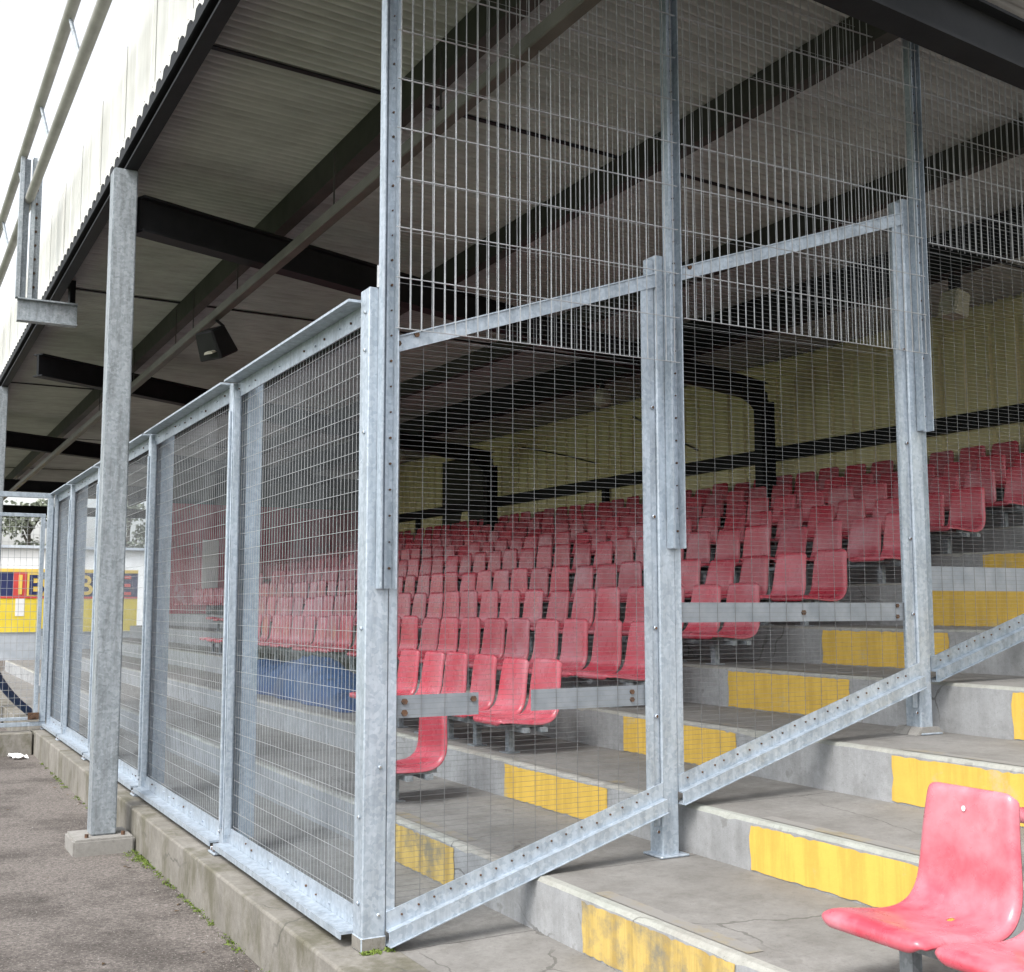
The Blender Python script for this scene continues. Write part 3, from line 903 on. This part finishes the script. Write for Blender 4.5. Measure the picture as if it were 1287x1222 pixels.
ew = root('end_wall', (5.5, 20.06, 0.8), 'dark end wall with painted red seat reflections low on it beyond the seating', 'wall')
mb = MB(); mb.box(3.3, XB - 0.002, 20.02, 20.10, 0.8, 3.97); mb.build('wall_sheet', M['endwall'], ew)
mb = MB(); mb.box(3.55, XB - 0.002, 20.0, 20.018, 0.9, 3.28); mb.build('reflection_panel', M['seat_reflection'], ew)  # added panel, seat reflections painted into its colour
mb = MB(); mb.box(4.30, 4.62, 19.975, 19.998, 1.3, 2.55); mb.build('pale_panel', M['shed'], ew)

# lamps and loudspeaker
def lamp(x, y, z, label, box_):
    r_ = root('bulkhead_lamp', (x, y, z), label, 'lamp', 'lamps under the back of the roof')
    mb = MB()
    if box_:
        mb.prism_xz([(x - 0.10, z - 0.14), (x + 0.06, z - 0.17), (x + 0.09, z + 0.02), (x - 0.05, z + 0.06)], y - 0.09, y + 0.09)
        mb.build('housing', M['lamp'], r_, bevel=0.015)
        mb = MB(); mb.box(x - 0.02, x + 0.05, y - 0.03, y + 0.03, z + 0.05, z + 0.17); mb.build('bracket', M['dark'], r_)
    else:
        mb.tube([(x, y, z + 0.1), (x, y, z + 0.06), (x, y, z), (x, y, z - 0.07), (x, y, z - 0.11)], [0.05, 0.08, 0.10, 0.085, 0.03], 14)
        mb.build('globe', M['lamp'], r_, smooth=True)
        mb = MB(); mb.box(x - 0.02, x + 0.02, y - 0.02, y + 0.02, z + 0.09, z + 0.22); mb.build('bracket', M['dark'], r_)
lamp(5.5, 6.88, 3.50, 'round cream lamp hanging under the deep roof beam', False)
lamp(5.62, 2.15, 3.53, 'boxy cream floodlamp under the roof, right of the tallest mesh posts', True)
lamp(5.5, 12.6, 3.50, 'small far cream lamp under the roof above the dark doorway', False)

sp = root('loudspeaker', (0.66, 4.9, 3.36), 'black box loudspeaker hanging from the rail under the roof', 'loudspeaker')
def rotbox(c0, size, yaw, pitch_, name, m_, par, bev=0.012):
    R_ = Matrix.Rotation(yaw, 3, 'Z') @ Matrix.Rotation(pitch_, 3, 'Y')
    mb = MB(); a, b_, d = [q / 2 for q in size]
    pts_ = [(-a, -b_, -d), (a, -b_, -d), (a, b_, -d), (-a, b_, -d), (-a * 0.75, -b_ * 0.8, d), (a * 0.75, -b_ * 0.8, d), (a * 0.75, b_ * 0.8, d), (-a * 0.75, b_ * 0.8, d)]
    mb.hexa([Vector(c0) + R_ @ Vector(q) for q in pts_])
    return mb.build(name, m_, par, bevel=bev)
rotbox((0.67, 4.9, 3.19), (0.20, 0.25, 0.22), 0.45, -0.5, 'speaker_box', M['black'], sp)
rotbox((0.615, 4.82, 3.095), (0.05, 0.10, 0.018), 0.45, -0.5, 'speaker_front', M['lamp'], sp, 0.003)
mb = MB(); mb.tube([(0.66, 4.85, 3.36), (0.72, 4.85, 3.32), (0.72, 4.88, 3.25)], 0.012, 6); mb.build('bracket', M['black'], sp)

# ------------------------------------------------------------------ gantry outside the fascia
ga = root('floodlight_gantry', (-0.55, 6.4, 3.6), 'grey twin pipe gantry carried outside the white fascia', 'gantry')
for x, z in ((-0.54, 4.60), (-0.60, 4.98)):
    mb = MB(); mb.tube([(x, RY0, z), (x, RY1, z)], 0.038, 14); mb.build('pipe', M['pipe'], ga, smooth=True)
for y in (0.6, 2.1, 3.6, 5.1, 6.6, 8.1, 9.6, 11.1):
    mb = MB(); mb.tube([(-0.54, y, 4.60), (-0.60, y + 0.18, 4.98)], 0.014, 6)
    mb.build('lacing_bar', M['galv_old'], ga)
for yb in (6.4, 13.4):
    mb = MB()
    mb.box(-0.60, -0.13, yb - 0.045, yb + 0.045, 3.545, 3.557)
    mb.box(-0.60, -0.13, yb - 0.045, yb + 0.045, 3.725, 3.737)
    mb.box(-0.60, -0.13, yb - 0.006, yb + 0.006, 3.558, 3.724)
    mb.build('stub_beam', M['galv_old'], ga)
    mb = MB(); mb.box(-0.20, -0.14, yb + 0.05, yb + 0.06, 3.55, 3.96); mb.box(-0.20, -0.19, yb - 0.04, yb + 0.049, 3.738, 3.96); mb.build('hanger_plate', M['dark'], ga)
    mb = MB()
    for q in (-0.62, -0.525):
        mb.box(q, q + 0.006, yb - 0.035, yb + 0.035, 3.738, 4.95)
        mb.box(q + 0.0065, q + 0.082, yb + 0.029, yb + 0.035, 3.738, 4.95)
        mb.box(q + 0.0065, q + 0.03, yb - 0.035, yb - 0.029, 3.738, 4.95)
    mb.cur = 1
    for q in range(9): mb.bolt((-0.48, yb + 0.029, 3.85 + q * 0.12), (0, -1, 0), 0.011, 0.012)
    mb.build('channel_post', [M['galv_old'], M['rust']], ga)
mb = MB(); mb.box(-0.62, -0.40, 11.25, 11.37, 3.10, 3.16); mb.build('stub_beam', M['galv_old'], ga)

# ------------------------------------------------------------------ seats
def seat_shell(NU=20, NV=40, lev=1):
    prof = [(-0.252, -0.036), (-0.262, -0.016), (-0.250, 0.004), (-0.200, 0.010), (-0.10, 0.0), (0.0, -0.010), (0.07, -0.006),
            (0.115, 0.012), (0.142, 0.045), (0.156, 0.090), (0.163, 0.15), (0.170, 0.22), (0.180, 0.29), (0.190, 0.345), (0.196, 0.362), (0.208, 0.366), (0.218, 0.350)]
    # resample by arc length
    P = [Vector((a, 0, c_)) for a, c_ in prof]
    L = [0]
    for a, c_ in zip(P, P[1:]): L.append(L[-1] + (c_ - a).length)
    tot = L[-1]
    def at(t):
        d = t * tot
        for i in range(len(P) - 1):
            if d <= L[i + 1] + 1e-9:
                f = (d - L[i]) / (L[i + 1] - L[i])
                p0, p1, p2, p3 = P[max(i - 1, 0)], P[i], P[i + 1], P[min(i + 2, len(P) - 1)]
                return 0.5 * ((2 * p1) + (p2 - p0) * f + (2 * p0 - 5 * p1 + 4 * p2 - p3) * f * f + (3 * p1 - p0 - 3 * p2 + p3) * f ** 3)
        return P[-1]
    bm = bmesh.new(); grid = []
    for j in range(NV + 1):
        t = j / NV
        p = at(t); tg = (at(min(t + 0.01, 1)) - at(max(t - 0.01, 0))).normalized()
        nr = Vector((-tg.z, 0, tg.x))                       # towards the sitter
        s_ = t * tot
        hw = 0.200 + 0.004 * math.sin(t * math.pi)
        if t > 0.45: hw -= 0.036 * ((t - 0.45) / 0.55) ** 1.1
        rc, e = 0.062, min(s_ + 0.006, (tot - s_) + 0.006)
        if e < rc: hw = hw - rc + math.sqrt(max(rc * rc - (rc - e) ** 2, 0))
        row = []
        for i in range(NU + 1):
            u = -1 + 2 * i / NU
            au = abs(u)
            dish = 0.016 * (1 - u * u) * math.sin(min(max((t - 0.06) / 0.9, 0), 1) * math.pi)
            edge = -0.030 * max(0, (au - 0.84) / 0.16) ** 2
            uu = math.copysign(au if au < 0.8 else 0.8 + (au - 0.8) * (1 - 0.25 * (au - 0.8) / 0.2), u) / 0.95
            q = p - nr * dish + nr * edge * (0.25 + 0.75 * min(1, e / 0.05))
            row.append(bm.verts.new((q.x, uu * hw, q.z)))
        grid.append(row)
    for j in range(NV):
        for i in range(NU):
            if NV == 40 and j == 18 and i == 9: continue          # drain slot
            bm.faces.new((grid[j][i], grid[j + 1][i], grid[j + 1][i + 1], grid[j][i + 1]))
    bmesh.ops.recalc_face_normals(bm, faces=bm.faces)
    me = bpy.data.meshes.new('shell'); bm.to_mesh(me); bm.free()
    me.materials.append(M['seat'])
    o = bpy.data.objects.new('shell_source', me); COL.objects.link(o)
    md = o.modifiers.new('s', 'SOLIDIFY'); md.thickness = 0.007; md.offset = 0
    sb = o.modifiers.new('u', 'SUBSURF'); sb.levels = lev
    dg = bpy.context.evaluated_depsgraph_get()
    me2 = bpy.data.meshes.new_from_object(o.evaluated_get(dg))
    bpy.data.objects.remove(o)
    for p_ in me2.polygons: p_.use_smooth = True
    me2.name = 'shell'
    return me2
SHELL = seat_shell()
FAR = seat_shell(8, 16, 0)
# light shell for the many, the detailed one for the near seats
def simple_mesh(name, boxes, m_):
    mb = MB()
    for q in boxes:
        if q[0] == 'b': mb.bar(q[1], q[2], q[3], q[4])
        else: mb.box(*q[1:])
    o = mb.build(name, m_); me = o.data; bpy.data.objects.remove(o)
    for v_ in me.vertices: v_.co /= S
    return me
SEATZ = 0.225           # seat height above its tread, in metres
BRK = simple_mesh('bracket', [('x', -0.13, 0.12, -0.17, -0.145, -0.050, -0.020), ('x', -0.13, 0.12, 0.145, 0.17, -0.050, -0.020), ('x', -0.10, -0.06, -0.225, 0.225, -0.082, -0.051), ('x', 0.03, 0.07, -0.225, 0.225, -0.082, -0.051)], M['galv_old'])
LEG = simple_mesh('leg', [('x', -0.10, -0.06, -0.025, 0.025, -SEATZ, -0.083), ('x', -0.13, -0.03, -0.05, 0.05, -SEATZ, -SEATZ + 0.008)], M['galv_old'])
PALE = SHELL.copy(); PALE.materials[0] = M['seat_pale']
def seat(x, y, zt, label, group, rz=0.0, tilt=0.0, shell=SHELL):
    r_ = bpy.data.objects.new('stadium_seat', None); COL.objects.link(r_)
    r_.empty_display_size = 0.05
    r_.location = (x * S, y * S, zt * S + SEATZ)
    r_.rotation_euler = (0, 0, rz)
    tag(r_, label, 'seat', group)
    a = bpy.data.objects.new('shell', shell); COL.objects.link(a); a.parent = r_; a.rotation_euler = (0, tilt, 0)
    b1 = bpy.data.objects.new('bracket', BRK); COL.objects.link(b1); b1.parent = r_
    l1 = bpy.data.objects.new('leg', LEG); COL.objects.link(l1); l1.parent = r_
    return r_
PITCH_Y = 0.386
ends = [1.75, 1.85, 1.97, 1.93, 1.95, 1.98, 2.05, 2.15, 2.25, 2.3]
stop = [1.9, 3.9, 11.6, 14.0, 16.0, 17.0, 17.2, 17.2, 17.2, 17.2]
for r_i in range(10):
    y = ends[r_i]; k = 1
    while y <= stop[r_i]:
        ry = nth(r_i + 1)
        if r_i == 0: lb = 'lone faded red seat in the lowest row, just behind the corner post'
        elif k == 1: lb = 'faded red seat beside the yellow gangway at the end of the %s row up' % ry
        else: lb = 'faded red seat, %s from the yellow gangway in the %s row up' % (nth(k), ry)
        seat(XR[r_i] + 0.235 + (0.03 if r_i == 0 else 0) + random.uniform(-0.006, 0.006), y + random.uniform(-0.012, 0.012), ZT[r_i], lb, 'red seats behind the mesh fence',
             random.gauss(0, 0.025), random.gauss(0, 0.035) + (0.10 if random.random() < 0.04 else 0))
        y += PITCH_Y; k += 1
# the last few seats beyond the 300 nearest, one mass by the end wall
mb = MB()
for r_i in range(4, 10):
    y = 17.6 if r_i > 4 else 16.4
    while y < 19.7:
        k = len(mb.v)
        o0 = Vector((XR[r_i] + 0.235, y, ZT[r_i] + SEATZ / S))
        mb.v += [tuple(o0 + q.co / S) for q in FAR.vertices]
        for p_ in FAR.polygons: mb.face([k + i for i in p_.vertices])
        y += PITCH_Y
o = mb.build('distant_seats', M['seat'], smooth=True); o['kind'] = 'stuff'
# seats in the near block, right of the outer gangway
near = seat(0.905, -1.65, ZT[0], 'big glossy pink-red seat in the foreground by the outer yellow steps', 'pink-red seats in the near block', shell=PALE)
seat(0.905, -2.02, ZT[0], 'pink-red seat cut off by the bottom right corner, next to the big foreground one', 'pink-red seats in the near block', shell=PALE)
seat(XR[1] + 0.27, -1.62, ZT[1], 'pink-red seat one step above the foreground seat, only its front lip showing', 'pink-red seats in the near block', shell=PALE)
# drain hole and a torn white sticker on the near seat
mb = MB(); mb.tube([(0, 0, 0), (0.0012, 0, 0.0)], 0.006, 12)
for i_, q in enumerate(mb.v): mb.v[i_] = (q[0] + 0.1515, q[1] + 0.005, q[2] * 1.2 + 0.258)
o = mb.build('sticker_remnant', M['paper'], None); o.parent = near

# ------------------------------------------------------------------ added blue heap standing in for blue tones in the clear sheets
mb = MB()
NX, NY = 18, 110
rn = random.Random(3)
for j in range(NY + 1):
    for i in range(NX + 1):
        f, g = i / NX * 2 - 1, j / NY * 2 - 1
        h_ = max(0.0, 1 - abs(f) ** 2.6) * max(0.0, 1 - abs(g) ** 3.0)
        y = 6.3 + g * 1.75
        x = 1.88 + f * 0.25 + 0.02 * math.sin(y * 9)
        zz = 0.384 + 0.36 * h_ ** 0.6 * (0.82 + 0.12 * math.sin(y * 3.3 + 1) + 0.07 * math.sin(y * 13 + f * 4) + 0.04 * math.sin(y * 29 + f * 9)) + (rn.uniform(-0.010, 0.010) if 0 < h_ else 0)
        mb.v.append((x, y, zz))
for j in range(NY):
    for i in range(NX):
        a = j * (NX + 1) + i
        mb.face([a, a + 1, a + NX + 2, a + NX + 1])
tag(mb.build('blue_stand_in', M['blue_tone'], smooth=True), 'added dark blue heap standing in for blue tones in the clear sheets', 'tarpaulin')

# ------------------------------------------------------------------ far end: boards, shed, trees
hb = root('painted_hoarding', (2.0, 30, GZ), 'navy and yellow painted hoarding with big lettering at the far end', 'hoarding')
HX0, HX1, HY = -4.0, 4.95, 30.0
mb = MB(); mb.box(HX0, HX1, HY, HY + 0.08, 0.52, 1.43); mb.build('yellow_board', M['board_yellow'], hb)
mb = MB(); mb.box(HX0, HX1, HY, HY + 0.08, 1.44, 2.13); mb.build('navy_board', M['navy'], hb)
mb = MB(); mb.box(HX0, HX1, HY - 0.012, HY + 0.07, 2.131, 2.22); mb.build('board_edge', M['letter_y'], hb)
mb = MB(); mb.box(HX0, HX1, HY - 0.012, HY - 0.001, 1.42, 1.475); mb.build('red_stripe', M['letter'], hb)
mb = MB(); mb.box(HX0, HX1, HY + 0.03, HY + 0.16, GZ, 0.515); mb.build('board_base', M['bluewall'], hb)
def text(s, x, y, z, size, m_, par):
    cu = bpy.data.curves.new('lettering', 'FONT'); cu.body = s; cu.size = size * S; cu.extrude = 0.004; cu.offset = 0.012
    o = bpy.data.objects.new('lettering', cu); COL.objects.link(o)
    dg = bpy.context.evaluated_depsgraph_get()
    me = bpy.data.meshes.new_from_object(o.evaluated_get(dg)); bpy.data.objects.remove(o)
    me.materials.append(m_)
    t = bpy.data.objects.new('lettering', me); COL.objects.link(t); t.parent = par
    t.location = (Vector((x, y, z)) - Vector(par['_base'])) * S
    t.rotation_euler = (math.radians(90), 0, 0)
    return t
mb = MB(); mb.box(1.70, 2.04, HY - 0.008, HY - 0.001, 1.49, 2.125); mb.build('letter_panel', M['letter'], hb)
mb = MB(); mb.box(2.05, 2.52, HY - 0.008, HY - 0.001, 1.49, 2.125); mb.build('letter_panel', M['letter_y'], hb)
text('I', 1.79, HY - 0.015, 1.54, 0.74, M['letter_y'], hb)
text('B', 2.06, HY - 0.015, 1.53, 0.76, M['navy'], hb)
text('B', 3.32, HY - 0.015, 1.53, 0.76, M['letter_y'], hb)
text('E', 4.40, HY - 0.015, 1.53, 0.76, M['letter'], hb)
mb = MB(); mb.box(1.78, 2.0, HY - 0.008, HY - 0.001, 0.95, 1.419); mb.build('pale_patch', M['paper'], hb)
# dark blue hose looped behind the gate
mb = MB(); pts = []
for j in range(15):
    t = j / 14
    pts.append((-0.44 + 0.5 * t ** 1.7, 9.6 + 0.5 * t, 0.86 - 0.85 * t ** 0.8))
mb.tube([(-0.44, 9.6, 1.0)] + pts, 0.045, 8)
tag(mb.build('hose', M['hose'], smooth=True), 'dark blue hose curving down behind the wire gate', 'hose')
# white shed
sh = root('white_shed', (0, 38, GZ), 'long low white shed beyond the painted hoarding', 'shed')
mb = MB(); mb.box(-12, 14, 38, 43, GZ, 3.15); mb.build('wall', M['shed'], sh)
mb = MB(); mb.prism_xz([(-12.2, 3.151), (14.2, 3.151), (14.2, 3.24), (-12.2, 3.24)], 37.8, 43.2); mb.build('roof', M['bluewall'], sh)
# trees
def tree(x, y, h, r, label, nleaf, seed):
    rnd = random.Random(seed)
    t_ = root('leafy_tree', (x, y, GZ), label, 'tree', 'trees beyond the far end of the ground')
    mb = MB()
    mb.tube([(x, y, GZ - 0.1), (x + 0.05, y, GZ + h * 0.3), (x - 0.05, y, GZ + h * 0.62), (x, y, GZ + h * 0.9)], [0.26, 0.2, 0.12, 0.03], 8)
    cl = []
    for i in range(15):
        a = rnd.uniform(0, 6.28); zz = GZ + h * rnd.uniform(0.32, 0.97); rr = r * rnd.uniform(0.2, 1.0) * (1 - 0.5 * max(0, (zz - GZ) / h - 0.6) / 0.4)
        e = (x + rr * math.cos(a), y + rr * math.sin(a), zz)
        cl.append((e, r * rnd.uniform(0.22, 0.42)))
        mb.tube([(x, y, zz - h * 0.16), ((x + e[0]) / 2, (y + e[1]) / 2, zz - h * 0.06), e], [0.07, 0.05, 0.015], 5)
    mb.build('trunk', M['bark'], t_)
    mb = MB()
    for i in range(nleaf):
        e, cr = rnd.choice(cl)
        d = Vector((rnd.gauss(0, 1), rnd.gauss(0, 1), rnd.gauss(0, 0.75))).normalized() * cr * rnd.random() ** 0.4
        c0 = Vector(e) + d
        a = Vector((rnd.gauss(0, 1), rnd.gauss(0, 1), rnd.gauss(0, 1))).normalized() * rnd.uniform(0.07, 0.16)
        b_ = a.cross(Vector((rnd.gauss(0, 1), rnd.gauss(0, 1), rnd.gauss(0, 1)))).normalized() * rnd.uniform(0.05, 0.09)
        k = len(mb.v); mb.v += [tuple(c0 - a), tuple(c0 + b_), tuple(c0 + a), tuple(c0 - b_)]; mb.face([k, k + 1, k + 2, k + 3])
    mb.build('crown', M['leaf'], t_)
tree(4.6, 54, 6.2, 1.9, 'bushy tree showing over the shed through the wire gate', 2600, 3)
tree(9.4, 56, 6.8, 2.0, 'taller tree glimpsed through the front fence near the column', 2600, 5)

# ------------------------------------------------------------------ small things on the walkway
mb = MB()
rnd = random.Random(11)
spots = []
for i in range(130):
    y = rnd.choice([rnd.gauss(2.9, 0.22), rnd.uniform(-0.4, 2.6), rnd.uniform(3.4, 7.6), rnd.gauss(4.2, 0.25)])
    spots.append((-0.128 - abs(rnd.gauss(0, 0.012)), y, GZ, rnd.uniform(0.008, 0.026)))
for i in range(10): spots.append((-0.16 + rnd.uniform(-0.03, 0.03), 2.95 + rnd.uniform(-0.15, 0.25), GZ, rnd.uniform(0.012, 0.03)))
for i in range(16): spots.append((rnd.uniform(-0.01, 0.11), -0.008 + rnd.uniform(-0.012, 0.0), 0.0, rnd.uniform(0.006, 0.012)))
for (x, y, z, r) in spots:
    for q in range(26):
        d = Vector((rnd.gauss(0, 1), rnd.gauss(0, 1.6), abs(rnd.gauss(0, 0.7)))) * r * 0.6
        a = Vector((rnd.gauss(0, 1), rnd.gauss(0, 1), rnd.gauss(0, 1))).normalized() * rnd.uniform(0.003, 0.008)
        b_ = a.cross(Vector((rnd.gauss(0, 1), rnd.gauss(0, 1), rnd.gauss(0, 1)))).normalized() * 0.003
        c0 = Vector((x, y, z)) + d
        k = len(mb.v); mb.v += [tuple(c0 - a), tuple(c0 + b_), tuple(c0 + a), tuple(c0 - b_)]; mb.face([k, k + 1, k + 2, k + 3])
o = mb.build('moss', M['moss']); o['kind'] = 'stuff'

mb = MB(); rnd = random.Random(21)
for i in range(520):
    y = rnd.uniform(-1.2, 8.0); x = -0.13 - abs(rnd.gauss(0, 0.10)) - (rnd.uniform(0, 1.2) if rnd.random() < 0.35 else 0)
    r = rnd.uniform(0.002, 0.0055) * (1.7 if rnd.random() < 0.06 else 1)
    k = len(mb.v)
    for a in range(5):
        t = a * 1.2566 + rnd.uniform(-0.3, 0.3); mb.v.append((x + r * math.cos(t), y + r * math.sin(t), GZ - 0.001))
    mb.v.append((x + rnd.uniform(-0.3, 0.3) * r, y, GZ + r * rnd.uniform(0.5, 1.0)))
    for a in range(5): mb.face([k + a, k + (a + 1) % 5, k + 5])
o = mb.build('loose_grit', M['block']); o['kind'] = 'stuff'
mb = MB()
for i in range(46):
    y = rnd.uniform(-1.0, 7.6); x = -0.135 - abs(rnd.gauss(0, 0.07)) - (rnd.uniform(0, 1.0) if rnd.random() < 0.25 else 0)
    t = rnd.uniform(0, 6.28); r = rnd.uniform(0.009, 0.020); c_, s_ = math.cos(t), math.sin(t); k = len(mb.v)
    for (p, q, h_) in ((-1, 0, 0), (-0.2, 0.45, 0.25), (1, 0, 0.1), (-0.2, -0.45, 0.3)):
        mb.v.append((x + r * (p * c_ - q * s_), y + r * (p * s_ + q * c_), GZ + 0.002 + r * h_ * rnd.uniform(0.4, 1.3)))
    mb.face([k, k + 1, k + 2]); mb.face([k, k + 2, k + 3])
o = mb.build('fallen_leaves', M['deadleaf']); o['kind'] = 'stuff'
for i, (x, y, lb) in enumerate(((-0.27, 7.95, 'crumpled white paper scrap on the asphalt before the gate, nearer one'), (-0.29, 8.12, 'crumpled white paper scrap by the gate threshold, farther one'))):
    mb = MB(); rnd = random.Random(i)
    NXp = 7
    for a in range(NXp):
        for c_ in range(NXp):
            mb.v.append((x + (a / 6 - 0.5) * 0.13 + rnd.uniform(-0.008, 0.008), y + (c_ / 6 - 0.5) * 0.10 + rnd.uniform(-0.008, 0.008), GZ + 0.006 + rnd.uniform(0, 0.035)))
    for a in range(NXp - 1):
        for c_ in range(NXp - 1):
            k = a * NXp + c_; mb.face([k, k + 1, k + NXp + 1, k + NXp])
    tag(mb.build('paper_scrap', M['paper']), lb, 'litter', 'paper scraps on the walkway')

for o in bpy.data.objects:
    if '_base' in o.keys(): del o['_base']
